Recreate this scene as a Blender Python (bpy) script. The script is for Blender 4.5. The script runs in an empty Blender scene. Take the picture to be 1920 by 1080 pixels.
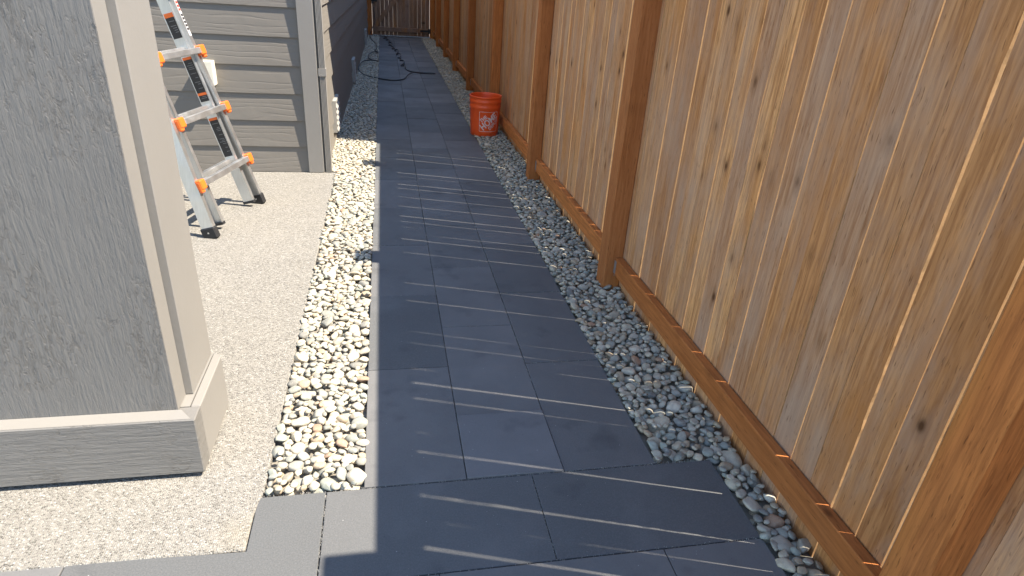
import bpy, bmesh, math, random
import numpy as np
from mathutils import Vector, Matrix, noise as mnoise

random.seed(7); rng = np.random.default_rng(7)
S = bpy.context.scene
C = S.collection

# ------------------------------------------------------------------ camera
CAM_H = 1.37
cd = bpy.data.cameras.new('camera'); cam = bpy.data.objects.new('camera', cd); C.objects.link(cam)
cd.sensor_width = 36.0; cd.lens = 36.0 * 1175 / 1920; cd.clip_start = 0.05; cd.clip_end = 3000
RW = ((0.9813014, -0.02543258, 0.19078978), (-0.18185873, -0.4471936, 0.87575413), (0.06304728, -0.89407554, -0.44345684))
cam.matrix_world = Matrix([[RW[i][0], -RW[i][1], -RW[i][2], (0, 0, CAM_H)[i]] for i in range(3)] + [[0, 0, 0, 1]])
S.camera = cam

# ------------------------------------------------------------------ sky, sun, exposure
SUN_EL = math.radians(55.4)
SUN_H = Vector((1.0, -0.32, 0)).normalized()
SUN_D = Vector((SUN_H.x * math.cos(SUN_EL), SUN_H.y * math.cos(SUN_EL), math.sin(SUN_EL)))
W = bpy.data.worlds.new('World'); S.world = W; W.use_nodes = True
wn = W.node_tree.nodes; wl = W.node_tree.links
sky = wn.new('ShaderNodeTexSky'); sky.sky_type = 'NISHITA'; sky.sun_disc = False
sky.sun_elevation = SUN_EL; sky.sun_rotation = math.atan2(SUN_H.x, SUN_H.y)
sky.air_density = 1.0; sky.dust_density = .1; sky.ozone_density = 1.0
wl.new(sky.outputs[0], wn['Background'].inputs[0]); wn['Background'].inputs[1].default_value = 0.15
ld = bpy.data.lights.new('sun', 'SUN'); ld.energy = 5.0; ld.angle = math.radians(0.48); ld.color = (1.0, 0.905, 0.775)
sun = bpy.data.objects.new('sun', ld); C.objects.link(sun)
sun.rotation_euler = SUN_D.to_track_quat('Z', 'Y').to_euler()
S.view_settings.view_transform = 'Standard'; S.view_settings.look = 'None'
S.view_settings.exposure = 1.42; S.view_settings.gamma = 1.0; S.view_settings.use_curve_mapping = False
S.render.resolution_x = 1024; S.render.resolution_y = 576
S.render.engine = 'CYCLES'
S.cycles.max_bounces = 8; S.cycles.diffuse_bounces = 5

# ------------------------------------------------------------------ helpers
def tag(o, label=None, cat=None, group=None, kind=None):
    if label: o['label'] = label
    if cat: o['category'] = cat
    if group: o['group'] = group
    if kind: o['kind'] = kind
    return o

def empty(name, loc=(0, 0, 0), rz=0):
    o = bpy.data.objects.new(name, None); C.objects.link(o); o.location = loc; o.rotation_euler.z = rz
    o.empty_display_size = 0.1
    return o

def link(name, me, parent=None, mat=None, loc=None):
    o = bpy.data.objects.new(name, me); C.objects.link(o)
    if mat is not None and not me.materials: me.materials.append(mat)
    if parent is not None: o.parent = parent
    if loc is not None: o.location = loc
    return o

class MB:
    def __init__(s): s.v = []; s.f = []; s.smooth = False
    def add(s, vs, fs):
        n = len(s.v); s.v += [tuple(v) for v in vs]; s.f += [tuple(i + n for i in f) for f in fs]; return s
    def box(s, x0, x1, y0, y1, z0, z1, M=None):
        vs = [Vector((x, y, z)) for z in (z0, z1) for y in (y0, y1) for x in (x0, x1)]
        if M is not None: vs = [M @ v for v in vs]
        return s.add(vs, [(0, 2, 3, 1), (4, 5, 7, 6), (0, 1, 5, 4), (2, 6, 7, 3), (0, 4, 6, 2), (1, 3, 7, 5)])
    def prism(s, poly, z0, z1):       # poly ccw in xy
        n = len(poly)
        vs = [(x, y, z0) for x, y in poly] + [(x, y, z1) for x, y in poly]
        fs = [tuple(range(n - 1, -1, -1)), tuple(range(n, 2 * n))] + [(i, (i + 1) % n, n + (i + 1) % n, n + i) for i in range(n)]
        return s.add(vs, fs)
    def lathe(s, prof, seg=40):
        n = len(prof); vs = []; fs = []
        for k in range(seg):
            a = 2 * math.pi * k / seg
            vs += [(r * math.cos(a), r * math.sin(a), z) for r, z in prof]
        for k in range(seg):
            k2 = (k + 1) % seg
            for i in range(n - 1): fs.append((k * n + i, k2 * n + i, k2 * n + i + 1, k * n + i + 1))
        return s.add(vs, fs)
    def tube(s, pts, r, seg=8, cap=True):
        pts = [Vector(p) for p in pts]; n = len(pts); vs = []; fs = []
        up = Vector((0, 0, 1)); prev = None
        for i, p in enumerate(pts):
            t = (pts[min(i + 1, n - 1)] - pts[max(i - 1, 0)]).normalized()
            a = (prev if prev is not None else (up if abs(t.z) < .9 else Vector((1, 0, 0))))
            a = (a - t * a.dot(t)).normalized(); prev = a; b = t.cross(a)
            vs += [p + a * (r * math.cos(2 * math.pi * k / seg)) + b * (r * math.sin(2 * math.pi * k / seg)) for k in range(seg)]
        for i in range(n - 1):
            for k in range(seg):
                k2 = (k + 1) % seg; fs.append((i * seg + k, i * seg + k2, (i + 1) * seg + k2, (i + 1) * seg + k))
        if cap: fs += [tuple(range(seg - 1, -1, -1)), tuple((n - 1) * seg + k for k in range(seg))]
        return s.add(vs, fs)
    def mesh(s, name, mat=None, smooth=False, bevel=0):
        me = bpy.data.meshes.new(name); me.from_pydata([tuple(v) for v in s.v], [], s.f); me.update()
        if bevel:
            bm = bmesh.new(); bm.from_mesh(me)
            bmesh.ops.bevel(bm, geom=[e for e in bm.edges if e.is_manifold and e.calc_face_angle(0) > .5], offset=bevel, segments=1, affect='EDGES')
            bm.to_mesh(me); bm.free()
        if smooth: me.polygons.foreach_set('use_smooth', [True] * len(me.polygons))
        if mat is not None: me.materials.append(mat)
        return me
    def build(s, name, mat, parent=None, smooth=False, bevel=0, loc=None):
        return link(name, s.mesh(name, mat, smooth, bevel), parent, loc=loc)

# ------------------------------------------------------------------ node helper
class NT:
    def __init__(s, name):
        s.m = bpy.data.materials.new(name); s.m.use_nodes = True
        s.n = s.m.node_tree.nodes; s.l = s.m.node_tree.links; s.b = s.n['Principled BSDF']
    def put(s, inp, v):
        if hasattr(v, 'is_linked') or isinstance(v, bpy.types.NodeSocket): s.l.new(v, inp)
        else: inp.default_value = v
    def new(s, t, **kw):
        nd = s.n.new(t)
        for k, v in kw.items(): setattr(nd, k, v)
        return nd
    def math(s, op, a, b=0.0, clamp=False):
        nd = s.new('ShaderNodeMath', operation=op, use_clamp=clamp); s.put(nd.inputs[0], a); s.put(nd.inputs[1], b); return nd.outputs[0]
    def vmath(s, op, a, b):
        nd = s.new('ShaderNodeVectorMath', operation=op); s.put(nd.inputs[0], a); s.put(nd.inputs[1], b); return nd.outputs[0]
    def coord(s, kind='Object'): return s.new('ShaderNodeTexCoord').outputs[kind]
    def pos(s): return s.new('ShaderNodeNewGeometry').outputs['Position']
    def oinfo(s, k): return s.new('ShaderNodeObjectInfo').outputs[k]
    def noise(s, vec, scale, detail=4, rough=.55, dist=0.0, out='Fac'):
        nd = s.new('ShaderNodeTexNoise'); s.put(nd.inputs['Vector'], vec); nd.inputs['Scale'].default_value = scale
        nd.inputs['Detail'].default_value = detail; nd.inputs['Roughness'].default_value = rough; nd.inputs['Distortion'].default_value = dist
        return nd.outputs[out]
    def voro(s, vec, scale, feature='F1', out='Distance', rand=1.0):
        nd = s.new('ShaderNodeTexVoronoi', feature=feature); s.put(nd.inputs['Vector'], vec); nd.inputs['Scale'].default_value = scale
        nd.inputs['Randomness'].default_value = rand
        return nd.outputs[out]
    def ramp(s, fac, stops, interp='LINEAR'):
        nd = s.new('ShaderNodeValToRGB'); s.put(nd.inputs[0], fac); cr = nd.color_ramp; cr.interpolation = interp
        while len(cr.elements) < len(stops): cr.elements.new(.5)
        for e, (p, c) in zip(cr.elements, stops):
            e.position = p; e.color = (*c, 1) if isinstance(c, (tuple, list)) else (c, c, c, 1)
        return nd.outputs[0]
    def mix(s, fac, a, b, mode='MIX'):
        nd = s.new('ShaderNodeMix', data_type='RGBA', blend_type=mode); s.put(nd.inputs[0], fac)
        for i, v in ((6, a), (7, b)):
            s.put(nd.inputs[i], (*v, 1) if isinstance(v, (tuple, list)) and len(v) == 3 else v)
        return nd.outputs[2]
    def bump(s, h, strength=.3, dist=.01, normal=None):
        nd = s.new('ShaderNodeBump'); nd.inputs['Strength'].default_value = strength; nd.inputs['Distance'].default_value = dist
        s.put(nd.inputs['Height'], h)
        if normal is not None: s.put(nd.inputs['Normal'], normal)
        return nd.outputs[0]
    def done(s, col, rough=.8, normal=None, metal=0.0, spec=None):
        s.put(s.b.inputs['Base Color'], (*col, 1) if isinstance(col, (tuple, list)) and len(col) == 3 else col)
        s.put(s.b.inputs['Roughness'], rough); s.put(s.b.inputs['Metallic'], metal)
        if spec is not None: s.b.inputs['Specular IOR Level'].default_value = spec
        if normal is not None: s.l.new(normal, s.b.inputs['Normal'])
        return s.m

def mat_plain(name, col, rough=.6, metal=0, var=.15, scale=30):
    t = NT(name); p = t.pos(); n = t.noise(p, scale, 4)
    c = t.mix(t.math('MULTIPLY', n, var * 2), col, tuple(x * .6 for x in col))
    return t.done(c, rough, t.bump(t.noise(p, scale * 8, 3), .08, .003), metal)

def mat_paver():
    t = NT('charcoal_paver'); p = t.pos(); rnd = t.oinfo('Random')
    base = t.mix(rnd, (.094, .098, .098), (.156, .153, .148))
    big = t.noise(p, 3.2, 4, .6)
    base = t.mix(t.ramp(big, [(.38, 0), (.7, .35)]), base, (.085, .085, .084))
    fine = t.noise(p, 230, 2, .6)
    base = t.mix(t.ramp(fine, [(.4, .0), (.75, .35)]), base, (.195, .19, .183))
    smudge = t.noise(t.vmath('ADD', p, (7, 3, 1)), 6.5, 3, .5)
    base = t.mix(t.ramp(smudge, [(.60, 0), (.76, .42)]), base, (.04, .042, .046))
    haze = t.noise(t.vmath('ADD', p, (2, 13, 1)), 2.1, 5, .65)
    base = t.mix(t.ramp(haze, [(.56, 0), (.8, .4)]), base, (.21, .208, .205))
    fl = t.voro(p, 34, out='Distance'); gate = t.noise(p, 9, 2)
    spk = t.math('MULTIPLY', t.math('LESS_THAN', fl, .055), t.math('GREATER_THAN', gate, .56))
    base = t.mix(t.math('MULTIPLY', spk, .7), base, (.38, .37, .35))
    pore = t.math('LESS_THAN', t.voro(p, 90), .09)
    base = t.mix(t.math('MULTIPLY', pore, .5), base, (.03, .03, .032))
    base = t.mix(1.0, base, t.oinfo('Color'), 'MULTIPLY')
    nb = t.bump(t.noise(p, 320, 3, .6), .35, .0015)
    return t.done(base, t.ramp(big, [(.3, .62), (.7, .82)]), nb, spec=.35)

def mat_patio():
    t = NT('exposed_aggregate'); p = t.pos()
    v = t.new('ShaderNodeTexVoronoi', feature='F1'); t.l.new(p, v.inputs['Vector']); v.inputs['Scale'].default_value = 165
    v.inputs['Scale'].default_value = 205
    cell = v.outputs['Color']; d = v.outputs['Distance']
    sep = t.new('ShaderNodeSeparateColor'); t.l.new(cell, sep.inputs[0])
    peb = t.ramp(sep.outputs[0], [(0, (.085, .08, .07)), (.17, (.14, .13, .112)), (.34, (.205, .192, .168)), (.5, (.275, .259, .225)), (.75, (.34, .321, .284)), (.92, (.44, .417, .377))], 'CONSTANT')
    mort = t.ramp(d, [(.40, 0), (.62, 1)])
    col = t.mix(mort, peb, (.24, .225, .196))
    big = t.noise(p, 2.4, 5, .6)
    col = t.mix(t.ramp(big, [(.35, .0), (.75, .25)]), col, (.30, .28, .235))
    st = t.new('ShaderNodeSeparateXYZ'); t.l.new(p, st.inputs[0])
    dx = t.math('ADD', st.outputs[0], .41); dy = t.math('SUBTRACT', st.outputs[1], 1.30)
    dd = t.math('SQRT', t.math('ADD', t.math('MULTIPLY', dx, dx), t.math('MULTIPLY', dy, dy)))
    dd = t.math('ADD', dd, t.math('MULTIPLY', t.noise(p, 30, 3), .05))
    col = t.mix(t.ramp(dd, [(.03, .35), (.11, 0)]), col, (.30, .262, .19))
    h = t.math('ADD', t.math('MULTIPLY', d, -1), t.math('MULTIPLY', t.noise(p, 400, 2), .4))
    return t.done(col, .8, t.bump(h, .8, .004), spec=.3)

def mat_stone(attr):
    t = NT('river_stone_joined' if attr else 'river_stone'); p = t.pos()
    if attr:
        a = t.new('ShaderNodeAttribute'); a.attribute_name = 'tint'; c = a.outputs['Color']
    else: c = t.oinfo('Color')
    n = t.noise(p, 55, 5, .65, .6)
    c2 = t.mix(t.ramp(n, [(.35, .0), (.7, .55)]), c, t.mix(1.0, c, (.5, .5, .52), 'MULTIPLY'))
    v = t.noise(p, 260, 3, .7)
    c3 = t.mix(t.ramp(v, [(.52, 0), (.72, .3)]), c2, (.52, .5, .45))
    dk = t.noise(t.vmath('ADD', p, (3, 1, 7)), 190, 3, .7)
    c4 = t.mix(t.ramp(dk, [(.6, 0), (.78, .35)]), c3, (.13, .09, .085))
    return t.done(c4, .72, t.bump(t.math('ADD', n, t.math('MULTIPLY', v, .5)), .25, .004), spec=.35)

def mat_cedar(name, light, mid, dark, grey, greyamt=.5, axis='Z'):
    t = NT(name); oc = t.coord('Object'); rnd = t.oinfo('Random')
    off = t.new('ShaderNodeCombineXYZ'); t.put(off.inputs[0], t.math('MULTIPLY', rnd, 17)); t.put(off.inputs[1], t.math('MULTIPLY', rnd, 41)); t.put(off.inputs[2], t.math('MULTIPLY', rnd, 73))
    p = t.vmath('ADD', oc, off.outputs[0])
    sc = {'Z': (1, 1, .06), 'Y': (1, .06, 1)}[axis]
    sc2 = {'Z': (1, 1, .22), 'Y': (1, .22, 1)}[axis]
    g = t.vmath('MULTIPLY', p, sc)
    g2 = t.vmath('MULTIPLY', p, sc2)
    warp = t.noise(g2, 9, 3, .5)
    lines = t.noise(g, 120, 5, .62, .5)
    # growth rings: distorted bands
    wv = t.new('ShaderNodeTexWave', wave_type='BANDS', bands_direction='Y' if axis == 'Z' else 'Z'); t.l.new(g, wv.inputs['Vector'])
    wv.inputs['Scale'].default_value = 9; wv.inputs['Distortion'].default_value = 11; wv.inputs['Detail'].default_value = 3; wv.inputs['Detail Scale'].default_value = 1.6
    br = t.new('ShaderNodeTexWhiteNoise', noise_dimensions='1D'); t.put(br.inputs['W'], t.math('MULTIPLY', rnd, 91.7))
    base = t.ramp(br.outputs['Value'], [(0, tuple(a * .35 + b * .65 for a, b in zip(mid, dark))), (.28, mid), (.5, light), (.7, tuple((a + b) / 2 for a, b in zip(mid, grey))), (.86, mid), (1, tuple(x * 1.2 for x in light))])
    c = t.mix(t.ramp(wv.outputs['Fac'], [(.3, .0), (.95, .28)]), base, dark)
    c = t.mix(t.ramp(lines, [(.40, .0), (.66, .75)]), c, dark)
    wth = t.noise(t.vmath('MULTIPLY', p, {'Z': (1, 1, .35), 'Y': (1, .35, 1)}[axis]), 5.5, 5, .65)
    c = t.mix(t.math('MULTIPLY', t.ramp(wth, [(.4, 0), (.66, 1)]), greyamt), c, grey)
    ora = t.noise(t.vmath('ADD', t.vmath('MULTIPLY', p, {'Z': (1, 1, .18), 'Y': (1, .18, 1)}[axis]), (5, 5, 5)), 7, 3, .5)
    c = t.mix(t.ramp(ora, [(.58, 0), (.74, .7)]), c, (.50, .20, .05))
    # streaky short dark pores
    sp = t.noise(t.vmath('MULTIPLY', p, {'Z': (1, 1, .12), 'Y': (1, .12, 1)}[axis]), 210, 2, .5)
    c = t.mix(t.ramp(sp, [(.64, 0), (.73, .6)]), c, tuple(x * .35 for x in dark))
    # knots
    kv = t.vmath('MULTIPLY', p, {'Z': (.001, 1, .55), 'Y': (1, .55, 1)}[axis])
    kd = t.voro(kv, 8.5)
    kr = t.math('ADD', kd, t.math('MULTIPLY', t.noise(p, 70, 3), .03))
    c = t.mix(t.ramp(kr, [(.055, .95), (.085, .65), (.13, .24), (.26, 0)]), c, tuple(x * .32 for x in dark))
    h = t.math('ADD', t.math('MULTIPLY', lines, 1), t.math('MULTIPLY', wv.outputs['Fac'], .3))
    return t.done(c, .82, t.bump(h, .35, .003), spec=.25)

def mat_paint(name, col, grain, strength=.5, dist=.004):
    """painted rough-sawn wood or embossed siding; grain = axis along which the grain runs"""
    t = NT(name); p = t.vmath('ADD', t.coord('Object'), t.oinfo('Location'))
    rnd = t.oinfo('Random')
    off = t.new('ShaderNodeCombineXYZ'); t.put(off.inputs[0], t.math('MULTIPLY', rnd, 13)); t.put(off.inputs[1], t.math('MULTIPLY', rnd, 29)); t.put(off.inputs[2], t.math('MULTIPLY', rnd, 7))
    p = t.vmath('ADD', p, off.outputs[0])
    n0 = t.noise(p, 4, 4, .6)
    c = t.mix(t.ramp(n0, [(.3, 0), (.75, .3)]), col, tuple(x * .8 for x in col))
    if grain == 'smooth':
        h = t.noise(p, 60, 4, .6); 
    elif grain == 'emboss':      # cedar emboss on fibre cement siding, runs along x and y
        g = t.vmath('MULTIPLY', p, (.16, .16, 1))
        w = t.new('ShaderNodeTexWave', wave_type='BANDS', bands_direction='Z'); t.l.new(g, w.inputs['Vector'])
        w.inputs['Scale'].default_value = 8; w.inputs['Distortion'].default_value = 14; w.inputs['Detail'].default_value = 2; w.inputs['Detail Scale'].default_value = 1.1; w.inputs['Detail Roughness'].default_value = .4
        h = t.math('MULTIPLY', t.ramp(w.outputs['Fac'], [(0, 0), (.18, .85), (1, 1)]), t.ramp(t.noise(p, 6, 2), [(.4, .25), (.6, 1)]))
    else:
        k = {'Z': (1, 1, .13), 'X': (.11, .11, 1)}[grain]
        g = t.vmath('MULTIPLY', p, k)
        a = t.noise(g, 110, 4, .6, .3); b = t.noise(t.vmath('MULTIPLY', p, (1, 1, .02) if grain == 'Z' else (.03, .03, 1)), 60, 4, .7, .1)
        patch = t.ramp(t.noise(t.vmath('MULTIPLY', p, (1, 1, .6)), 7, 4, .65), [(.48, .12), (.64, 1)])
        crack = t.ramp(t.noise(t.vmath('MULTIPLY', p, (1, 1, .3) if grain == 'Z' else (.3, .3, 1)), 75, 5, .75, 1.2), [(.5, 0), (.62, 1)])
        h = t.math('ADD', t.math('MULTIPLY', t.math('ADD', a, b), 1.0), t.math('MULTIPLY', t.math('MULTIPLY', crack, patch), -1.7))
        c = t.mix(t.math('MULTIPLY', t.math('MULTIPLY', crack, patch), .25), c, tuple(x * .45 for x in col))
    return t.done(c, .62, t.bump(h, strength, dist), spec=.35)

def mat_metal(name='ladder_aluminium'):
    t = NT(name); p = t.coord('Object'); n = t.noise(t.vmath('MULTIPLY', p, (1, 1, .05)), 160, 3)
    return t.done(t.mix(n, (.52, .52, .51), (.70, .70, .68)), t.ramp(t.noise(p, 14, 4), [(.3, .33), (.7, .5)]), t.bump(n, .06, .002), .9)

PAVER = mat_paver(); PATIO = mat_patio(); ST_O = mat_stone(False); ST_J = mat_stone(True)
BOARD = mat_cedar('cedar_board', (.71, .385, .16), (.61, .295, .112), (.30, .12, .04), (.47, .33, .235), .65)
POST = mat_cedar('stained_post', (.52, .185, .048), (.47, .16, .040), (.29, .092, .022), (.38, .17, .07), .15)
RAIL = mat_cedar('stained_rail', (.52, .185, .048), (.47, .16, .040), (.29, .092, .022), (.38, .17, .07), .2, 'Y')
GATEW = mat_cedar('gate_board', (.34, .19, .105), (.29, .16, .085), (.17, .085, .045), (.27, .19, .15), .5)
TAUPE = (.245, .231, .207); TAUPE_S = (.196, .178, .151); TAUPE_DIM = (.188, .178, .161)  # one paint in three tones; column front darkened to imitate its grazing light
SIDING = mat_paint('taupe_siding', TAUPE_S, 'emboss', .28, .0035)
PLY = mat_paint('taupe_rough_plywood_dimmed', TAUPE_DIM, 'Z', .6, .004)
SAWN = mat_paint('taupe_rough_sawn_dimmed', TAUPE_DIM, 'X', .65, .004)
TRIM = mat_paint('taupe_trim', TAUPE, 'smooth', .25, .002)
SLATE = mat_paint('vent_paint', (.33, .32, .29), 'smooth', .1, .002)
CREAM = mat_plain('cream_plastic', (.72, .68, .55), .45, 0, .06)
ALU = mat_metal()
ORANGE = mat_plain('orange_plastic', (.85, .16, .02), .42, 0, .06)
BLACK = mat_plain('black_rubber', (.016, .016, .017), .6, 0, .1)
LABEL = mat_plain('black_label', (.018, .018, .02), .35, 0, .05)
WHITE = mat_plain('white_print', (.62, .60, .58), .5, 0, .05)
GREYP = mat_plain('grey_print', (.16, .16, .16), .5, 0, .05)
RED = mat_plain('red_print', (.7, .05, .03), .5, 0, .05)
BUCK = mat_plain('bucket_plastic', (.92, .11, .018), .38, 0, .2, 14)
BPRINT = mat_plain('bucket_print', (.85, .66, .60), .5, 0, .25, 60)
SOIL = mat_plain('soil', (.11, .085, .06), .95, 0, .3, 12)
FINES = mat_plain('gravel_fines', (.26, .235, .19), .95, 0, .4, 70)
SAND = mat_plain('joint_sand', (.13, .125, .115), .95, 0, .45, 90)
CONC = mat_plain('concrete', (.15, .147, .14), .85, 0, .2, 20)
HOSE = mat_plain('hose_rubber', (.02, .021, .022), .42, 0, .1)
IRON = mat_plain('black_hardware', (.015, .015, .016), .45, .3, .1)
GALV = mat_plain('galvanised', (.4, .41, .42), .5, .7, .2)
ROOF = mat_plain('asphalt_shingle', (.07, .068, .066), .9, 0, .3, 40)
NWALL = mat_plain('white_wall', (.72, .75, .78), .8, 0, .1)  # unseen house, kept white to bounce sky light onto the side wall
GLASS = mat_plain('dark_glass', (.03, .035, .04), .1, 0, .05)

# ------------------------------------------------------------------ setting: ground
gm = MB(); gm.add([(-900, -900, -.14), (900, -900, -.14), (900, 900, -.14), (-900, 900, -.14)], [(0, 1, 2, 3)])
tag(gm.build('ground', SOIL), kind='structure')

# patio slab
PAT_X = -.372
pb = MB(); pb.prism([(-3.6, 1.268), (-.386, 1.243), (-.386, 1.36), (PAT_X, 1.44), (PAT_X, 4.66), (-3.6, 4.66)], -.12, .002)
tag(pb.build('patio', PATIO, bevel=.004), kind='structure')

# ------------------------------------------------------------------ paved path
P0, PW, PL = -.0915, .3055, .6125     # left edge, paver width, paver length
PY0 = 1.430; PY1 = 15.30
path = tag(MB().prism([(-.08, PY0 - .01), (.82, PY0 - .01), (.82, PY1 + .02), (-.08, PY1 + .02)], -.13, -.012).prism([(-3.6, .0), (1.0, .0), (1.0, PY0 - .011), (-.37, PY0 - .011), (-.37, 1.235), (-3.6, 1.25)], -.13, -.0125).build('paved_path', SAND), kind='structure')
J = .0024
PMESH = {}
def paver_mesh(w, l, k):
    key = (round(w, 3), round(l, 3), k)
    if key in PMESH: return PMESH[key]
    r = random.Random(hash(key))
    bm = bmesh.new()
    bmesh.ops.create_cube(bm, size=1)
    for v in bm.verts: v.co = Vector((v.co.x * (w - J), v.co.y * (l - J), (v.co.z - .5) * .045))
    top = [e for e in bm.edges if all(v.co.z > -.001 for v in e.verts)]
    bmesh.ops.bevel(bm, geom=top, offset=.0022, segments=2, affect='EDGES', profile=.6)
    for v in bm.verts:
        v.co.x += r.uniform(-.0006, .0006); v.co.y += r.uniform(-.0006, .0006)
    me = bpy.data.meshes.new('paver'); bm.to_mesh(me); bm.free(); me.materials.append(PAVER)
    PMESH[key] = me; return me
def paver(x0, x1, y0, y1, dz=None, tilt=True):
    o = link('paver', paver_mesh(x1 - x0, y1 - y0, random.randint(0, 3)), path)
    o.location = ((x0 + x1) / 2, (y0 + y1) / 2, random.uniform(-.0012, .0012) if dz is None else dz)
    if tilt: o.rotation_euler = (random.gauss(0, .0016), random.gauss(0, .002), random.gauss(0, .0012))
    return o
for c in range(3):
    x0 = P0 + c * PW
    y = PY0; first = True
    while y < PY1 - .02:
        l = PL / 2 if (first and c == 1) else PL
        y2 = min(y + l, PY1)
        po = paver(x0, x0 + PW, y, y2, .004 if (first and c == 1) else None)
        if first and c == 1: po.color = (1.08, 1.09, 1.12, 1)
        y = y2; first = False
# crossing rows in front
for x0, x1, y0, y1 in ((-.196, .415, 1.108, 1.428), (.415, 1.013, 1.108, 1.428), (-.50, .105, .79, 1.106), (.105, .715, .79, 1.106), (.715, 1.013, .79, 1.106), (-.196, .415, .47, .788), (.415, 1.013, .47, .788), (-.81, -.198, .47, .788)):
    paver(x0, x1, y0, y1)
lp = MB(); lp.prism([(-.806, 1.108), (-.199, 1.108), (-.199, 1.427), (-.383, 1.427), (-.383, 1.239), (-.806, 1.256)], -.045, 0)
link('paver', lp.mesh('cut_paver', PAVER, bevel=.002), path)
lp = MB(); lp.prism([(-1.42, 1.108), (-.809, 1.108), (-.809, 1.256), (-1.42, 1.262)], -.045, 0)
link('paver', lp.mesh('cut_paver', PAVER, bevel=.002), path)
paver(-1.11, -.502, .79, 1.106)
# concrete strip at the gate
tag(MB().box(-.33, 1.13, 15.32, 15.75, -.12, .012).build('gate_threshold', CONC), kind='structure')

# grit and pale sand swept into the joints
GRIT = mat_plain('joint_grit', (.42, .40, .36), .9, 0, .3, 50)
gm = MB()
def grit_line(xa, ya, xb, yb, n, spread=.003):
    for _ in range(n):
        t_ = random.random(); sp = random.gauss(0, spread); L_ = math.hypot(xb - xa, yb - ya)
        x = xa + (xb - xa) * t_ - (yb - ya) / L_ * sp; y = ya + (yb - ya) * t_ + (xb - xa) / L_ * sp
        q = random.uniform(.0007, .0019); a = random.uniform(0, 6.28)
        vs = [(x + q * math.cos(a + k * 2.094) * random.uniform(.7, 1.5), y + q * math.sin(a + k * 2.094) * random.uniform(.7, 1.5), -.003) for k in range(3)] + [(x, y, random.uniform(.0008, .0022))]
        gm.add(vs, [(0, 1, 3), (1, 2, 3), (2, 0, 3)])
grit_line(-.38, 1.429, 1.01, 1.429, 420); grit_line(-.8, 1.107, 1.01, 1.107, 260); grit_line(.415, 1.11, .415, 1.43, 60); grit_line(-.197, 1.11, -.197, 1.43, 110)
for c in (1, 2): grit_line(P0 + c * PW, 1.43, P0 + c * PW, 4.5, 330)
for k in range(5):
    grit_line(P0, PY0 + (k + 1) * PL, P0 + PW, PY0 + (k + 1) * PL, 30); grit_line(P0 + PW, PY0 + (k + .5) * PL, P0 + 2 * PW, PY0 + (k + .5) * PL, 30); grit_line(P0 + 2 * PW, PY0 + (k + 1) * PL, P0 + 3 * PW, PY0 + (k + 1) * PL, 30)
for _ in range(260): 
    x = random.uniform(P0, P0 + 3 * PW); y = 1.0 + 3.6 * random.random() ** 1.6; grit_line(x, y, x + .002, y, 1)
tag(gm.build('joint_grit', GRIT, path), kind='stuff')

# ------------------------------------------------------------------ gravel beds
def stone_mesh(sub, seed):
    bm = bmesh.new(); bmesh.ops.create_icosphere(bm, subdivisions=sub, radius=1)
    r = random.Random(seed); o = Vector((r.uniform(-50, 50), r.uniform(-50, 50), r.uniform(-50, 50)))
    pw = r.uniform(.75, .98)
    ch = [(Vector((r.gauss(0, 1), r.gauss(0, 1), r.gauss(0, 1))).normalized(), r.uniform(.58, .88)) for _ in range(7)]
    for v in bm.verts:
        d = v.co.normalized()
        k = 1 + .22 * mnoise.noise(d * 1.1 + o) + .06 * mnoise.noise(d * 2.6 + o)
        q = d * k
        for n_, lim in ch:           # soft flats
            e = q.dot(n_) - lim
            if e > 0: q -= n_ * e * .85
        v.co = q
    me = bpy.data.meshes.new('stone'); bm.to_mesh(me); bm.free()
    me.polygons.foreach_set('use_smooth', [True] * len(me.polygons))
    return me
VAR_HI = [stone_mesh(3, 100 + i) for i in range(14)]
for m in VAR_HI: m.materials.append(ST_O)
VAR_LO = [stone_mesh(2, 100 + i) for i in range(14)]
LO_V = [np.array([v.co for v in m.vertices]) for m in VAR_LO]
LO_F = np.array([list(p.vertices) for p in VAR_LO[0].polygons])
PAL = [((.50, .44, .32), 34), ((.43, .395, .31), 30), ((.33, .32, .265), 24), ((.27, .28, .24), 14), ((.53, .48, .375), 16), ((.40, .31, .20), 10), ((.21, .21, .19), 5), ((.38, .23, .14), 2), ((.32, .345, .285), 9)]
PALC = np.array([p[0] for p in PAL]); PALW = np.array([p[1] for p in PAL], float); PALW /= PALW.sum()

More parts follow.
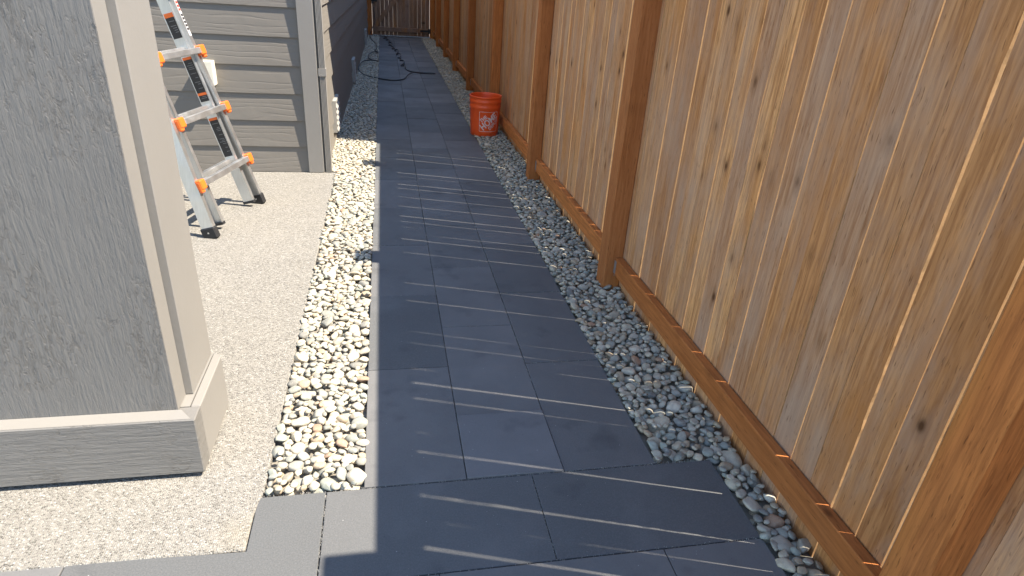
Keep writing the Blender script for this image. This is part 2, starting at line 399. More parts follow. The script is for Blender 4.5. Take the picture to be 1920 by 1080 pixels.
def fill_bed(name, inside, bounds, n_stones, base, label_seed, sun_mix):
    rg = np.random.default_rng(label_seed)
    x0, x1, y0, y1 = bounds; res = .004
    nx = int((x1 - x0) / res) + 1; ny = int((y1 - y0) / res) + 1
    Hm = np.full((nx, ny), base); ID = np.full((nx, ny), -1, np.int32)
    out = []; tops = []
    t = 0
    while len(out) < n_stones and t < n_stones * 1.6:
        t += 1
        small = t > n_stones * .7
        a = float(np.clip(rg.lognormal(math.log(.0150 if small else .0232), .25), .011, .042)); b = a * rg.uniform(.62, .95); cc = a * rg.uniform(.38, .68)
        th = rg.uniform(0, math.pi); ct, sn = math.cos(th), math.sin(th)
        best = None; R = int(a / res) + 1
        g = np.arange(-R, R + 1) * res; gx, gy = np.meshgrid(g, g, indexing='ij')
        uu = (gx * ct + gy * sn) / a; vv = (-gx * sn + gy * ct) / b
        q = 1 - uu * uu - vv * vv; ok = q > 0; prof = np.where(ok, cc * np.sqrt(np.maximum(q, 0)), 0)
        for _ in range(7):
            x = rg.uniform(x0, x1); y = rg.uniform(y0, y1)
            if not inside(x, y, b * .8): continue
            i = int((x - x0) / res); j = int((y - y0) / res)
            if i - R < 0 or j - R < 0 or i + R >= nx or j + R >= ny:
                continue
            hw = Hm[i - R:i + R + 1, j - R:j + R + 1]
            z = float(np.max(np.where(ok, hw + prof * .62, -9)))
            if best is None or z < best[0]: best = (z, x, y, i, j)
        if best is None: continue
        z, x, y, i, j = best
        if z + cc > base + .054: continue
        k = len(out)
        out.append((x, y, z, a, b, cc, th, float(rg.normal(0, .22)), float(rg.normal(0, .22)), int(rg.integers(14)), k))
        sl = (slice(i - R, i + R + 1), slice(j - R, j + R + 1))
        top = np.where(ok, z + prof, -9); m = top > Hm[sl]
        Hm[sl] = np.where(m, top, Hm[sl]); idw = ID[sl]; idw[m] = k; ID[sl] = idw
    cnt = np.bincount(ID[ID >= 0], minlength=len(out)) * res * res
    cols = PALC[rg.choice(len(PAL), len(out), p=PALW)] * rg.uniform(.88, 1.2, (len(out), 1))
    cols = cols * (1 - sun_mix) + np.array([.49, .44, .345]) * sun_mix  # shifts stones toward cream, more on the left bed to imitate sunlight
    vis = []
    for s in out:
        d2 = s[0] ** 2 + s[1] ** 2 + CAM_H ** 2
        vis.append(cnt[s[10]] / d2 if s[1] > 1.0 or True else 0)
    order = np.argsort(-np.array(vis))
    bed = empty_bed(name, bounds, base)
    print('STONES', name, len(out), int((cnt > 2e-5).sum()))
    near = set(int(k) for k in order[:300])
    VV = []; FF = []; TC = []; nv = 0
    for k, s in enumerate(out):
        x, y, z, a, b, cc, th, t1, t2, vi, _ = s
        Mr = Matrix.Rotation(th, 4, 'Z') @ Matrix.Rotation(t1, 4, 'X') @ Matrix.Rotation(t2, 4, 'Y')
        if k in near:
            o = link('stone', VAR_HI[vi], bed); o.location = (x, y, z); o.rotation_euler = Mr.to_euler(); o.scale = (a * 1.06, b * 1.06, cc * 1.06)
            o.color = (*[float(c_) for c_ in cols[k]], 1)
        elif cnt[k] > 2e-5:
            m3 = np.array(Mr.to_3x3()); P = (LO_V[vi] * np.array([a, b, cc]) * 1.06) @ m3.T + np.array([x, y, z])
            VV.append(P); FF.append(LO_F + nv); nv += len(P); TC.append(np.repeat(cols[k][None, :], len(P), 0))
    V = np.concatenate(VV); F = np.concatenate(FF); T = np.concatenate(TC)
    me = bpy.data.meshes.new('loose_stones')
    me.vertices.add(len(V)); me.vertices.foreach_set('co', V.ravel())
    me.loops.add(F.size); me.loops.foreach_set('vertex_index', F.ravel().astype(np.int32))
    me.polygons.add(len(F)); me.polygons.foreach_set('loop_start', np.arange(0, F.size, 3, dtype=np.int32))
    try: me.polygons.foreach_set('loop_total', np.full(len(F), 3, np.int32))
    except Exception: pass
    me.update(calc_edges=True)
    me.polygons.foreach_set('use_smooth', np.ones(len(F), bool))
    at = me.color_attributes.new('tint', 'FLOAT_COLOR', 'POINT')
    at.data.foreach_set('color', np.concatenate([T, np.ones((len(T), 1))], 1).astype(np.float32).ravel())
    me.materials.append(ST_J)
    tag(link('loose_stones', me, bed), kind='stuff')
    return bed
def empty_bed(name, b, base):
    x0, x1, y0, y1 = b; x0 += .04; x1 -= .04; y0 += .04
    o = MB().box(x0 + .002, x1 - .002, y0 + .002, y1 - .002, -.135, base + .014).build(name, FINES)
    return tag(o, kind='structure')
def wall_x(y): return -.455 + (y - 4.7) * .0095
def in_left(x, y, m): 
    if y > 4.66: return wall_x(y) + m < x < P0 - m * .75
    return PAT_X + m * .8 < x < P0 - m * .75
def in_right(x, y, m): return (P0 + 3 * PW + m * .75 if y > PY0 else 1.014 + m * .75) < x < 1.128 - m * .7
fill_bed('gravel_bed_left', lambda x, y, m: y > PY0 + m * .75 and in_left(x, y, m), (-.50, -.045, 1.37, 15.4), 11000, -.036, 11, .2)
def in_right2(x, y, m):
    if PY0 - m * .6 < y < PY0 + m * .9 and x < 1.014 + m: return False
    return in_right(x, y, m)
fill_bed('gravel_bed_right', in_right2, (.775, 1.18, .58, 15.4), 11000, -.036, 12, .1)

# ------------------------------------------------------------------ fence
FX0, FX1 = 1.132, 1.148      # board thickness range in x
fence = tag(empty('cedar_fence', (1.13, 7, 0)), 'tall cedar board fence with stained posts along the right side of the path', 'fence')
FO = Vector((1.13, 7, 0))
def board_mesh(w, h, seed, waney=False):
    r = random.Random(seed); n = 64 if waney else 20; vs = []; fs = []
    o = r.uniform(-90, 90)
    for i in range(n + 1):
        z = h * i / n
        am = .004 if waney else .0007
        e0 = am * (mnoise.noise(Vector((o, z * (9 if waney else 3), 0))) - (.5 if waney else 0)) if not waney else -abs(am * mnoise.noise(Vector((o, z * 5, 0)))) 
        e1 = 0.0007 * mnoise.noise(Vector((o + 9, z * 3, 0))) + r.gauss(0, .0003)
        bow = .0025 * mnoise.noise(Vector((o + 30, z * .8, 0)))
        y0 = -w / 2 + (-e0 if waney else e0) + r.gauss(0, .0008 if waney else .0003); y1 = w / 2 + e1
        vs += [(bow, y0, z), (bow, y1, z), (bow + .0100, y1, z), (bow + .0100, y0, z)]
    for i in range(n):
        for k in range(4):
            k2 = (k + 1) % 4; a = i * 4
            fs.append((a + k, a + 4 + k, a + 4 + k2, a + k2))
    fs += [(0, 1, 2, 3), (n * 4 + 3, n * 4 + 2, n * 4 + 1, n * 4)]
    m = MB(); m.add(vs, fs); me = m.mesh('board', BOARD); me.materials.append(SAWN_SUNLIT_EDGE)
    for p_ in me.polygons:
        if abs(p_.normal.y) > .7: p_.material_index = 1
    return me
SAWN_SUNLIT_EDGE = mat_plain('sawn_sunlit_edge', (.62, .37, .16), .85, 0, .6, 45)  # sawn edge tone kept pale so the sunlit gaps look cream
PITCH = .0943
BH = 1.745
BVAR = {}
def get_board(w, h, waney=False):
    key = (round(w, 4), h, random.randint(0, 3), waney)
    if key not in BVAR: BVAR[key] = board_mesh(w, h, len(BVAR), waney)
    return BVAR[key]
WIDE = {.852: .0045, .946: .003, 1.039: .0042, 1.137: .001, 1.229: .005, 1.418: .0012, 1.507: .0018, 1.61: .005, 1.7: .0015, 1.798: .0045, 1.889: .0015, 1.985: .0045, 2.08: .001, 2.175: .0022, 2.264: .0045, 2.355: .0008, 2.447: .0045, 2.533: .001, 2.63: .0008, 2.725: .004}
slits = []
y = .946 - PITCH * 24
while y < 15.38: slits.append(y); y += PITCH
gaps = []
for s_ in slits:
    g_ = None
    for k_, v_ in WIDE.items():
        if abs(k_ - s_) < .045: g_ = v_
    if g_ is None: g_ = random.choice((.0008, .0016, .0025, .0036, .0044, .005)) if s_ > 2.7 else random.choice((.0008, .0015, .003, .004))
    if 2.77 < s_ < 5.3: g_ = (.0056, .001, .0048, .0014, .0058, .0008, .005, .0055, .0012, .0045)[len(gaps) % 10]
    gaps.append(round(max(g_, .0016) * 1.1 + (.0005 if g_ > .0028 else .0008 if g_ > .001 else 0), 4))
for i in range(len(slits) - 1):
    a = slits[i] + gaps[i] / 2; b = slits[i + 1] - gaps[i + 1] / 2
    hi = 0
    w = round(b - a, 4)
    wan = abs(slits[i] - 1.04) < .03
    o = link('board', get_board(w, BH + hi - .03, wan), fence)
    o.location = Vector((FX0 + random.uniform(0, .002), (a + b) / 2, -.03)) - FO
    o.rotation_euler = (random.gauss(0, .0006), 0, random.gauss(0, .006))
POSTS = [(-1.28, -1.185, 0), (.69, .785, 0), (2.675, 2.775, 0), (4.49, 4.585, 0), (6.44, 6.54, 0), (8.42, 8.52, 0), (10.22, 10.32, 0), (11.92, 12.02, 0), (13.62, 13.72, 0), (15.24, 15.34, 0)]
def post_obj(y0, y1, hi):
    m = MB(); m.box(1.043, 1.1305, y0, y1, -.12, 1.84 + hi); me_o = m.mesh('post', POST, bevel=.004)
    for v in me_o.vertices: v.co -= Vector((1.087, (y0 + y1) / 2, 0))
    o = link('post', me_o, fence); o.location = Vector((1.087, (y0 + y1) / 2, 0)) - FO
    o.rotation_euler = (random.gauss(0, .003), random.gauss(0, .002), 0)
    cm = MB(); cm.box(-.06, .06, -.075, .075, 1.841 + hi, 1.858 + hi)
    cm.add([(-.05, -.053, 1.858 + hi), (.05, -.053, 1.858 + hi), (.05, .053, 1.858 + hi), (-.05, .053, 1.858 + hi), (0, 0, 1.88 + hi)], [(0, 1, 4), (1, 2, 4), (2, 3, 4), (3, 0, 4)])
    cm.build('post_cap', POST, o)
for p_ in POSTS: post_obj(*p_)
for i in range(len(POSTS) - 1):
    y0 = POSTS[i][1] + .002; y1 = POSTS[i + 1][0] - .002; hi = 0
    for z0, z1 in ((.083, .171), (1.605 + hi, 1.693 + hi)):
        m = MB(); m.box(-.019, .019, -(y1 - y0) / 2, (y1 - y0) / 2, z0 - (z0 + z1) / 2, z1 - (z0 + z1) / 2)
        o = link('rail', m.mesh('rail', RAIL, bevel=.003), fence); o.location = Vector((1.1105, (y0 + y1) / 2, (z0 + z1) / 2)) - FO
        o.rotation_euler.x = random.gauss(0, .001)
        if z0 < .5:
            for s_ in (-1, 1):
                MB().box(-.0215, -.0195, -.012, .012, -.035, .03).box(-.0215, .0, -.0012, .0012, -.047, -.044).build('bracket', GALV, o, loc=(0, s_ * ((y1 - y0) / 2 - .013), 0))
    m = MB(); m.box(-.038, .035, -(y1 - y0) / 2, (y1 - y0) / 2, -.016, .016)
    o = link('cap_rail', m.mesh('cap_rail', RAIL, bevel=.003), fence); o.location = Vector((1.13, (y0 + y1) / 2, 1.736 + hi)) - FO

# ------------------------------------------------------------------ gate
gate = tag(empty('wooden_gate', (.4, 15.5, 0)), 'brown wooden gate with diagonal brace closing the far end of the path', 'gate')
GO = Vector((.4, 15.5, 0))
GB = []
gx = -.235; 
gg = [0, 0, .003, .002, .003, .003, 0, .0, 0, .0015, 0, .004, 0, .002]
k = 0
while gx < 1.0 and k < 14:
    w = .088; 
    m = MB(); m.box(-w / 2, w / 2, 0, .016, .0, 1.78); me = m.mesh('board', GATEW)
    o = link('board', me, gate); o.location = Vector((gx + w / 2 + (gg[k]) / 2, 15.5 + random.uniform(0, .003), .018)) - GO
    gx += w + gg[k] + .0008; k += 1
for z0, z1 in ((.10, .19), (1.55, 1.64)):
    MB().box(-.235 - .4, gx - .4, -.04, -.001, z0, z1).build('rail', GATEW, gate, bevel=.003)
A = Vector((-.20, 0, .19)); B = Vector((.93, 0, 1.55)); d = (B - A).normalized(); n_ = Vector((-d.z, 0, d.x)) * .045
vs = []
for yy in (-.0395, -.0015):
    vs += [A - n_ - GO * Vector((1, 0, 0)).x * 0 + Vector((-.4, yy, 0)), B - n_ + Vector((-.4, yy, 0)), B + n_ + Vector((-.4, yy, 0)), A + n_ + Vector((-.4, yy, 0))]
# clip the brace ends between the two rails
bm = bmesh.new(); bv = [bm.verts.new(v) for v in vs]
for f in ((0, 1, 2, 3), (7, 6, 5, 4), (0, 4, 5, 1), (1, 5, 6, 2), (2, 6, 7, 3), (3, 7, 4, 0)): bm.faces.new([bv[i] for i in f])
bmesh.ops.recalc_face_normals(bm, faces=bm.faces); me = bpy.data.meshes.new('brace'); bm.to_mesh(me); bm.free(); me.materials.append(GATEW)
link('brace', me, gate)
for z in (.145, 1.6):
    h = MB().box(.42, .60, -.052, -.041, z - .02, z + .02).box(.60, .66, -.06, -.035, z - .05, z + .05)
    h.build('hinge', IRON, gate)
MB().box(-.66, -.52, -.06, -.042, .70, .78).box(-.64, -.60, -.09, -.06, .66, .80).build('latch', IRON, gate)
gp = MB(); gp.box(-.345, -.243, 15.44, 15.53, -.12, 1.95)
o = gp.build('gate_post', POST, bevel=.004); tag(o, 'stained square post between the house wall and the gate', 'post')
gp = MB(); gp.box(1.035, 1.125, 15.45, 15.54, -.12, 1.95)
o = gp.build('gate_post', POST, bevel=.004); tag(o, 'stained square post where the gate hinges meet the board fence', 'post')

# ------------------------------------------------------------------ house
house = tag(empty('house', (-3, 10, 0)), 'taupe house with lap siding and a white corner downspout left of the path', 'house')
house['label'] = 'taupe house with lap siding and corner boards on the left of the path'
HO = Vector((-3, 10, 0))
HY = 4.685          # front sheathing plane
HX = -.462          # side sheathing plane at the corner
def part(mb, name, mat, parent=house, bevel=0, smooth=False):
    o = mb.build(name, mat, parent, smooth, bevel)
    o.location = -HO if parent is house else (0, 0, 0)
    return o
wf = part(MB().box(-7, HX - .004, HY, HY + .15, -.1, 5.5), 'front_wall', TRIM)
sw = MB(); sw.prism([(HX - .15, HY + .003), (HX, HY + .003), (wall_x(16.2) - .008, 16.2), (wall_x(16.2) - .16, 16.2)], -.1, 5.5)
ws = part(sw, 'side_wall', TRIM)
part(MB().box(-7, -6.85, HY + .16, 16.2, -.1, 5.5), 'rear_side_wall', TRIM)
part(MB().box(-6.84, -.55, 16.05, 16.2, -.1, 5.5), 'back_wall', TRIM)
EXPO = .183
def lap(x0, x1, seed, t0=.021):
    """tapered lap board along +x, face to -y, bottom at z=0"""
    m = MB(); t1 = .011
    L = x1 - x0
    vs = [(0, -t0, 0), (L, -t0, 0), (L, -t1, EXPO + .03), (0, -t1, EXPO + .03), (0, -.001, 0), (L, -.001, 0), (L, -.001, EXPO + .03), (0, -.001, EXPO + .03)]
    # the top edge tucks under the next board
    vs[2] = (L, -.0105, EXPO); vs[3] = (0, -.0105, EXPO); vs[6] = (L, -.001, EXPO); vs[7] = (0, -.001, EXPO)
    m.add(vs, [(0, 1, 2, 3), (4, 7, 6, 5), (0, 4, 5, 1), (1, 5, 6, 2), (2, 6, 7, 3), (3, 7, 4, 0)])
    return m.mesh('siding_board', SIDING)
TR0, TR1 = -.556, -.451
Lm = lap(-6.6, TR0 - .002, 0)
for k in range(30):
    o = link('siding_board', Lm, wf); o.location = (-6.6, HY - .0005, .003 + k * EXPO); o.rotation_euler.z = random.gauss(0, .00005)
ang = math.atan(.0095)
seg = [4.79, 8.3, 11.9, 15.9]
SM = [lap(0, seg[i + 1] - seg[i] - .003, i, .027) for i in range(3)]
for k in range(30):
    for i in range(3):
        o = link('siding_board', SM[i], ws)
        yy = seg[i]; o.location = (wall_x(yy) - .006, yy, .003 + k * EXPO)
        o.rotation_euler.z = math.pi / 2 - ang
cb = part(MB().box(TR0, TR1, HY - .040, HY - .002, .004, 5.4), 'corner_board', TRIM, bevel=.002)
cb2 = part(MB().box(HX + .001, TR1 - .0005 + .012, HY - .0015, HY + .088, .004, 5.4), 'corner_board', TRIM, bevel=.002)
# downspout with ribbed front
ds = MB(); X0, X1, Y0, Y1 = -.4385, -.398, HY - .034, HY + .03
prof = []
nr = 4
for i in range(nr):
    xa = X0 + .0035 + (X1 - X0 - .007) * i / nr; w_ = (X1 - X0 - .007) / nr
    prof += [(xa, Y0), (xa + w_ * .55, Y0), (xa + w_ * .65, Y0 + .004), (xa + w_ * .9, Y0 + .004)]
poly = [(X0, Y0 + .004)] + prof + [(X1 - .002, Y0), (X1, Y0 + .003), (X1, Y1), (X0, Y1)]
ds.prism(poly, .006, 5.3)
dso = part(ds, 'downspout', TRIM)
for zz in (.68, 2.4):
    MB().box(X0 - .006, X1 + .004, Y0 - .005, Y1 - .006, zz, zz + .05).build('strap', TRIM, dso)
# roof
rf = MB()
e0, e1, f0, f1, zt = -7.3, -.38, HY - .35, 16.5, 5.45
mx = (e0 + e1) / 2
rf.add([(e0, f0, zt), (e1, f0, zt), (e1, f1, zt), (e0, f1, zt), (mx, f0 + 3.2, zt + 1.9), (mx, f1 - 3.2, zt + 1.9), (e0, f0, zt - .15), (e1, f0, zt - .15), (e1, f1, zt - .15), (e0, f1, zt - .15)],
       [(0, 1, 4), (1, 2, 5, 4), (2, 3, 5), (3, 0, 4, 5), (0, 6, 7, 1), (1, 7, 8, 2), (2, 8, 9, 3), (3, 9, 6, 0), (9, 8, 7, 6)])
part(rf, 'roof', ROOF)
# cream utility cover on the front wall
ub = part(MB().box(-1.205, -1.105, HY - .085, HY - .010, .60, .755), 'utility_cover', CREAM, bevel=.004)
# foundation vents on the side wall
def vent(y0, y1, z0, z1, dep=.042):
    x = wall_x((y0 + y1) / 2)
    v = part(MB().box(x - .01, x + dep - .012, y0, y1, z0, z1).box(x + dep - .012, x + dep, y0, y0 + .02, z0, z1).box(x + dep - .012, x + dep, y1 - .02, y1, z0, z1).box(x + dep - .012, x + dep + .004, y0 + .0205, y1 - .0205, z1 - .022, z1), 'vent', SLATE)
    n = 5
    for k in range(n):
        zz = z0 + (z1 - z0 - .03) * (k + .15) / n
        m = MB(); m.add([(x + dep - .011, y0 + .021, zz + .034), (x + dep + .012, y0 + .021, zz), (x + dep + .012, y1 - .021, zz), (x + dep - .011, y1 - .021, zz + .034), (x + dep - .011, y0 + .021, zz + .03), (x + dep + .01, y0 + .021, zz - .004), (x + dep + .01, y1 - .021, zz - .004), (x + dep - .011, y1 - .021, zz + .03)],
                    [(0, 1, 2, 3), (7, 6, 5, 4), (0, 4, 5, 1), (1, 5, 6, 2), (2, 6, 7, 3), (3, 7, 4, 0)])
        m.build('louver', SLATE, v)
vent(5.50, 5.84, .10, .36)
vent(8.55, 8.9, .04, .31)
vent(13.2, 13.6, .02, .29)

# ------------------------------------------------------------------ porch column
col = tag(empty('porch_column', (-1.0, 1.9, 0)), 'wide taupe porch column with rough plywood face and boxed base', 'column')
CO = Vector((-1.0, 1.9, 0))
def cpart(mb, name, mat, bevel=.002):
    o = mb.build(name, mat, col, bevel=bevel); o.location = -CO; return o
BX, BY = -.545, 1.528
fp = cpart(MB().box(-1.6, -.598, 1.573, 1.650, .2105, 2.6), 'front_panel', PLY, .0015)
fp.data.materials.append(TRIM)
for p_ in fp.data.polygons:
    if p_.normal.x > .8: p_.material_index = 1  # sun-facing edge takes the lighter copy of the same paint
cpart(MB().box(-1.6, -.577, 1.6515, 1.872, .2105, 2.6), 'side_panel', TRIM, .002)
# narrow trim strip beside the front panel, following its edge
# base boards
cpart(MB().box(-1.65, BX, BY, BY + .062, .018, .2105), 'base_board', SAWN, .003)
cpart(MB().prism([(-.572, BY + .0635), (BX, BY + .0635), (BX, 1.858), (-.572, 1.885)], .018, .2105), 'base_board', TRIM, .003)  # sunny side of the base in the lighter copy of the paint
cpart(MB().box(-1.62, -.5735, BY + .0645, 1.868, .001, .2095), 'core', TRIM, 0)
# cap wedge: the sloped bead of caulk on top of the base
cpart(MB().add([(-1.64, BY + .004, .2112), (-.556, BY + .004, .2112), (-.59, BY + .044, .2155), (-1.64, BY + .044, .2155)], [(0, 1, 2, 3)]), 'caulk_bead', TRIM, 0)
cpart(MB().box(-1.66, -.52, 1.56, 1.92, 2.601, 2.85), 'header_beam', TRIM, .003)

# ------------------------------------------------------------------ ladder
az, la = math.radians(14.5), math.radians(73.5)
U = Vector((math.sin(az), math.cos(az), 0)); PERP = Vector((-U.y, U.x, 0))
D = PERP * math.cos(la) + Vector((0, 0, math.sin(la))); N = U.cross(D)
LP = Vector((-.943, 3.39, 0))
LM = Matrix((( U.x, D.x, N.x), (U.y, D.y, N.y), (U.z, D.z, N.z))).to_4x4()   # local (u, s, n)
ladder = tag(empty('step_ladder', LP), 'silver aluminium multi-position ladder with orange rung ends standing on the patio', 'ladder')
def lpart(mb, name, mat, parent=ladder, bevel=0):
    for i, v in enumerate(mb.v): mb.v[i] = tuple(LM @ Vector(v))
    return mb.build(name, mat, parent, bevel=bevel)
def channel(u0, u1, s0, s1, n0, n1, w, side):
    """C channel rail from (u0,s0) to (u1,s1); web on the side facing 'side'"""
    m = MB()
    def bar(a, b, c_, d_):   # u offset range a..b, n range c..d
        vs = [Vector((u + off, s, n)) for s, u in ((s0, u0), (s1, u1)) for n in (c_, d_) for off in (a, b)]
        m.add(vs, [(0, 2, 3, 1), (4, 5, 7, 6), (0, 1, 5, 4), (2, 6, 7, 3), (0, 4, 6, 2), (1, 3, 7, 5)])
    t_ = .004
    if side > 0: bar(w - t_, w, n0, n1); bar(0, w - t_ - .0005, n0, n0 + t_); bar(0, w - t_ - .0005, n1 - t_, n1)
    else: bar(0, t_, n0, n1); bar(t_ + .0005, w, n0, n0 + t_); bar(t_ + .0005, w, n1 - t_, n1)
    return m
STOP = 2.6
# front half: flared outer rails; rear half: straight inner rails
def uN(s): return -.005 + .17 * s
def uF(s): return .590 - .055 * s
lpart(channel(uN(.03), uN(STOP) - .2, .035, STOP, -.035, .035, .028, -1), 'outer_rail', ALU)
lpart(channel(uF(.03), uF(STOP), .035, STOP, -.035, .035, .028, -1), 'outer_rail', ALU)
lpart(channel(.135, .155, .045, STOP, -.052, .012, .024, 1), 'inner_rail', ALU)
lpart(channel(.525, .500, .045, STOP, -.052, .012, .024, -1), 'inner_rail', ALU)
for u_ in (uN(.02), uF(.02)):
    f_ = lpart(MB().box(u_ - .004, u_ + .034, -.002, .062, -.042, .042), 'shoe', BLACK, bevel=.006)
    lpart(MB().box(u_ - .0055, u_ - .004, .03, .038, -.004, .004), 'rivet', ALU, f_)
for u_ in (.133, .523):
    lpart(MB().box(u_ - .002, u_ + .028, .030, .045, -.055, .014), 'end_pad', BLACK)
for k in range(8):
    s_ = .285 + .317 * k
    if s_ > STOP - .05: break
    a_, b_ = uN(s_) - (.2 * s_ / STOP if s_ > 1 else 0), uF(s_) + .03
    r_ = lpart(MB().box(a_ + .01, b_ - .01, s_ - .016, s_ + .016, .036, .062).box(a_ + .01, b_ - .01, s_ + .004, s_ + .0155, .022, .0355), 'rung', ALU, bevel=.003)
    lpart(MB().box(.16, .524, s_ + .008, s_ + .034, -.05, -.008), 'rung', ALU, bevel=.003)
    for uu, sg in ((a_, -1), (b_, 1)):
        m = MB(); m.box(uu - .024, uu + .024, s_ - .027, s_ + .027, .030, .066); m.box(uu + sg * .012 - .014, uu + sg * .012 + .014, s_ - .042, s_ + .020, .036, .060)
        lpart(m, 'rung_lock', ORANGE, bevel=.006)
# labels on the inner face of the far rail
def lab(s0, s1, band0=0, band1=0, uoff=-.0012):
    uu = .525 - .025 * ((s0 + s1) / 2) / STOP
    def bx_(a, b, n0, n1, e): return [(.525 - .0098 * s + uoff - e, s, n) for s, n in ((a, n0), (a, n1), (b, n1), (b, n0))]
    def thin(m, a, b, n0, n1, e):
        q0 = bx_(a, b, n0, n1, e); q1 = [(x + .0009, y, z) for x, y, z in q0]
        m.add(q0 + q1, [(0, 1, 2, 3), (7, 6, 5, 4), (0, 4, 5, 1), (1, 5, 6, 2), (2, 6, 7, 3), (3, 7, 4, 0)])
        return m
    L = lpart(thin(MB(), s0, s1, -.046, .006, 0), 'warning_label', LABEL)
    if band1: lpart(thin(MB(), s1 - band1, s1, -.046, .006, .0011), 'label_band', ORANGE, L)
    if band0: lpart(thin(MB(), s0, s0 + band0, -.046, .006, .0011), 'label_band', ORANGE, L)
    pr = MB(); s = s1 - band1 - .018
    rr = random.Random(int(s0 * 1000))
    while s > s0 + band0 + .012:
        w_ = rr.uniform(.016, .038); thin(pr, s - .003, s, .0 - w_, .0, .0011); s -= rr.choice((.009, .011, .024))
    lpart(pr, 'label_print', GREYP, L)['kind'] = 'stuff'
lab(.33, .56, 0, .014)
lab(.655, .88, .0, .0); lab(.69, .90, .014, .014, -.0026)
lab(1.0, 1.13, 0, .022)
m = MB(); m2 = MB(); m3 = MB()
def strip(m, a, b, n0, n1, off):
    q0 = [(uF(s) + .004 + u, s, .0355 + off) for s, u in ((a, n0), (a, n1), (b, n1), (b, n0))]; q1 = [(x, y, z - .0008) for x, y, z in q0]
    m.add(q0 + q1, [(0, 1, 2, 3), (7, 6, 5, 4), (0, 4, 5, 1), (1, 5, 6, 2), (2, 6, 7, 3), (3, 7, 4, 0)])
strip(m, 1.0, 1.9, 0, .022, .001)
s = 1.03; rr = random.Random(4); tog = 0
while s < 1.88:
    for q in range(5):
        strip(m2 if tog else m3, s, s + .012, .003, .019, .0022); s += .018
    tog = 1 - tog; s += .01
nl = lpart(m, 'name_strip', WHITE); lpart(m2, 'strip_print', RED, nl)['kind'] = 'stuff'; lpart(m3, 'strip_print', LABEL, nl)['kind'] = 'stuff'

# ------------------------------------------------------------------ bucket
bk = tag(empty('bucket', (.925, 6.0, .0)), 'orange plastic bucket with white square lettering on the gravel by the fence', 'bucket')
RB, RT, HB = .130, .149, .368
def rad(z): return RB + (RT - RB) * z / HB
prof = [(0, .004), (RB - .008, .0), (RB, .006)] + [(rad(z), z) for z in (.05, .15, .255)] + [(rad(.26) + .003, .262), (rad(.275) + .003, .276), (rad(.28), .281), (rad(.305), .306), (rad(.31) + .0035, .311), (rad(.325) + .0035, .326), (rad(.33), .330), (rad(.355), .352), (RT + .003, .355), (RT + .004, .364), (RT + .001, .369), (RT - .004, .366), (RT - .006, .355), (rad(.1) - .005, .1), (RB - .004, .012), (0, .010)]
bb = MB().lathe(prof, 56).build('body', BUCK, bk, smooth=True)
hp = []
for i in range(33):
    a = math.pi * i / 32; hp.append((math.cos(a) * (RT + .012), .03 + math.sin(a) * (RT + .03) * .55, .30 - math.sin(a) * .14))
MB().tube([(x, y + .04, z) for x, y, z in hp], .0022, 6).build('handle', GALV, bk, smooth=True)
def wrap(me, ang0, zc, off):
    """flat mesh (x right, y up) wrapped on the bucket side"""
    for v in me.vertices:
        z = zc + v.co.y; r = rad(z) + off; a = ang0 + v.co.x / rad(zc)
        v.co = Vector((r * math.cos(a), r * math.sin(a), z))
LANG = math.atan2(-6.0, -.925) + .30
ZC = .145
def flat_text(txt, size, cx, cy, sx=1.0):
    cu = bpy.data.curves.new('t', 'FONT'); cu.body = txt; cu.size = size; cu.align_x = 'CENTER'; cu.align_y = 'CENTER'; cu.offset = size * .028; cu.resolution_u = 3
    ob = bpy.data.objects.new('t', cu); C.objects.link(ob)
    dg = bpy.context.evaluated_depsgraph_get(); me = bpy.data.meshes.new_from_object(ob.evaluated_get(dg))
    bpy.data.objects.remove(ob); bpy.data.curves.remove(cu)
    R = math.radians(42)
    for v in me.vertices:
        x = v.co.x * sx + cx; y = v.co.y + cy
        v.co = Vector((x * math.cos(R) - y * math.sin(R), x * math.sin(R) + y * math.cos(R), 0))
    return me
for txt, size, cx, cy, sx in (('THE', .044, -.022, .053, .95), ('HOME', .086, 0, .0, .78), ('DEPOT', .044, .02, -.053, .9)):
    me = flat_text(txt, size, cx, cy, sx)
    bm = bmesh.new(); bm.from_mesh(me)
    bmesh.ops.triangulate(bm, faces=bm.faces); bmesh.ops.subdivide_edges(bm, edges=[e for e in bm.edges if e.calc_length() > .012], cuts=1); bm.to_mesh(me); bm.free()
    wrap(me, LANG, ZC, .0012); me.materials.clear(); me.materials.append(BPRINT)
    link('lettering', me, bb)
def frame():
    m = MB(); h = .09; t_ = .0035
    def seg_(x0, y0, x1, y1):
        n = 14
        for i in range(n):
            a = i / n; b = (i + 1) / n
            dx, dy = x1 - x0, y1 - y0; L = math.hypot(dx, dy); px, py = -dy / L * t_ / 2, dx / L * t_ / 2
            pts = [(x0 + dx * a + px, y0 + dy * a + py), (x0 + dx * a - px, y0 + dy * a - py), (x0 + dx * b - px, y0 + dy * b - py), (x0 + dx * b + px, y0 + dy * b + py)]
            m.add([(x, y, 0) for x, y in pts], [(0, 1, 2, 3)])
    seg_(-h, -h, -h, h); seg_(-h, h, h, h); seg_(h, h, h, -h); seg_(h, -h, -h, -h)
    me = m.mesh('print_frame', BPRINT); wrap(me, LANG, ZC, .001); return me
link('print_frame', frame(), bb)

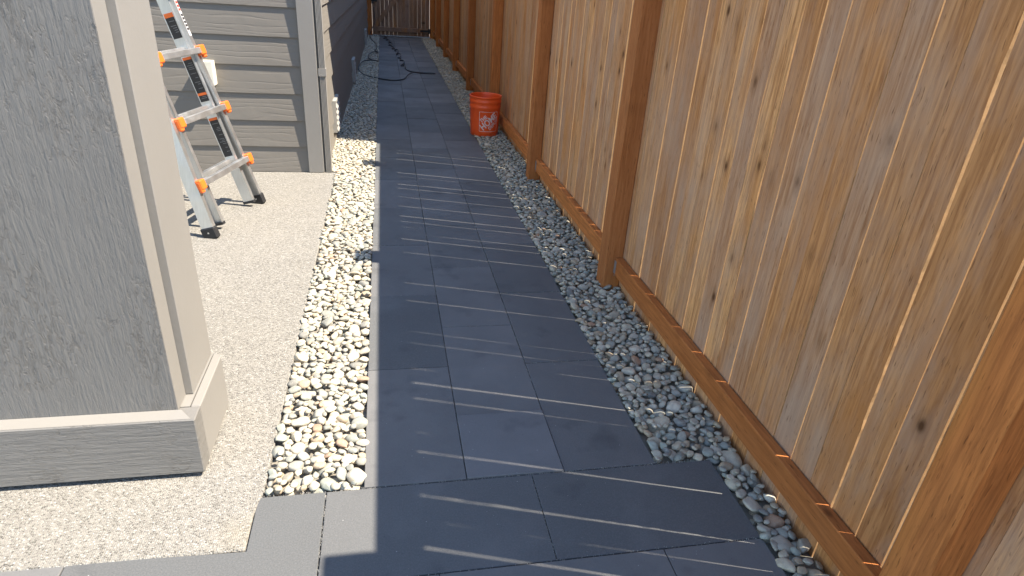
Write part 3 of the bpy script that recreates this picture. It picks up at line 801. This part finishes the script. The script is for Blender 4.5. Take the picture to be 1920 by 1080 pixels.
# ------------------------------------------------------------------ hose
def spline(pts, n=8):
    P = [Vector(p) for p in pts]; out = []
    for i in range(len(P) - 1):
        p0, p1, p2, p3 = P[max(i - 1, 0)], P[i], P[i + 1], P[min(i + 2, len(P) - 1)]
        for k in range(n):
            t = k / n
            out.append(.5 * ((2 * p1) + (p2 - p0) * t + (2 * p0 - 5 * p1 + 4 * p2 - p3) * t * t + (-p0 + 3 * p1 - 3 * p2 + p3) * t ** 3))
    out.append(P[-1]); return out
hr = .0085
hpts = [(-.20, 15.38, .60), (-.19, 15.36, .42), (-.18, 15.3, .30), (-.24, 15.2, .18), (-.29, 15.0, .06), (-.26, 14.5, .02), (-.17, 13.7, .015), (-.13, 12.9, .02), (-.16, 12.3, .03),
        (-.10, 12.05, .03), (-.17, 11.9, .05), (-.24, 11.5, .06), (-.25, 11.15, .03), (-.16, 11.0, .02), (-.10, 10.85, .03), (-.2, 10.75, .05), (-.32, 10.6, .05), (-.375, 10.2, .03), (-.36, 9.8, .015), (-.28, 9.45, .012), (-.15, 9.22, hr + .004), (.0, 9.10, hr + .002), (.14, 9.06, hr + .002), (.26, 9.2, hr + .004), (.33, 9.45, .035), (.42, 9.72, .03), (.55, 9.82, hr + .002), (.68, 9.82, hr + .002), (.74, 9.84, hr + .002), (.69, 9.875, hr + .002), (.52, 9.90, hr + .002), (.38, 9.98, hr + .002), (.32, 10.25, hr + .002)]
# kinked coil up the path to the gate
cx_, y_ = .30, 10.5
ctr = [(.28, 10.45), (.31, 11.0), (.25, 11.6), (.22, 12.2), (.20, 12.8), (.14, 13.4), (.10, 14.0), (.06, 14.6), (.02, 15.1)]
cs = spline([(x, y, 0) for x, y in ctr], 16)
for i, p in enumerate(cs):
    ph = i * .5 + 1.1 * math.sin(i * .21); am = .55 + .45 * math.sin(i * .37 + 1)
    hpts.append((p.x + .045 * am * math.cos(ph), p.y + .15 * am * math.sin(ph), hr + .003 + max(0, .03 * am * math.sin(ph + 1.2))))
hm = MB(); hm.tube(spline(hpts, 7), hr, 8)
tag(hm.build('garden_hose', HOSE, smooth=True), 'black kinked hose snaking over the gravel and the far pavers', 'hose')

# ------------------------------------------------------------------ unseen neighbouring house, inferred from the shadow edge, added to shade the far path
nb = tag(empty('neighbour_house', (5, 11, 0)), 'unseen two storey white neighbouring house added behind the cedar fence to shade the far path', 'house')
NO = Vector((5, 11, 0))
def npart(mb, name, mat, parent=nb):
    o = mb.build(name, mat, parent); o.location = -NO if parent is nb else (0, 0, 0); return o
nw = npart(MB().box(3.0, 9.0, 4.58, 14.6, -.13, 6.55), 'wall', NWALL)
npart(MB().add([(2.99, 4.57, 6.55), (9.01, 4.57, 6.55), (9.01, 14.7, 6.55), (2.99, 14.7, 6.55), (6, 7.65, 8.0), (6, 11.6, 8.0)], [(0, 1, 4), (1, 2, 5, 4), (2, 3, 5), (3, 0, 4, 5), (3, 2, 1, 0)]), 'roof', ROOF)
for yy in (6.2, 9.0, 12.0):
    for zz in (1.2, 4.2):
        w_ = npart(MB().box(2.96, 2.999, yy, yy + 1.2, zz, zz + 1.3), 'window', CREAM)
        MB().box(2.95, 2.9595, yy + .06, yy + 1.14, zz + .06, zz + 1.24).build('pane', GLASS, w_)
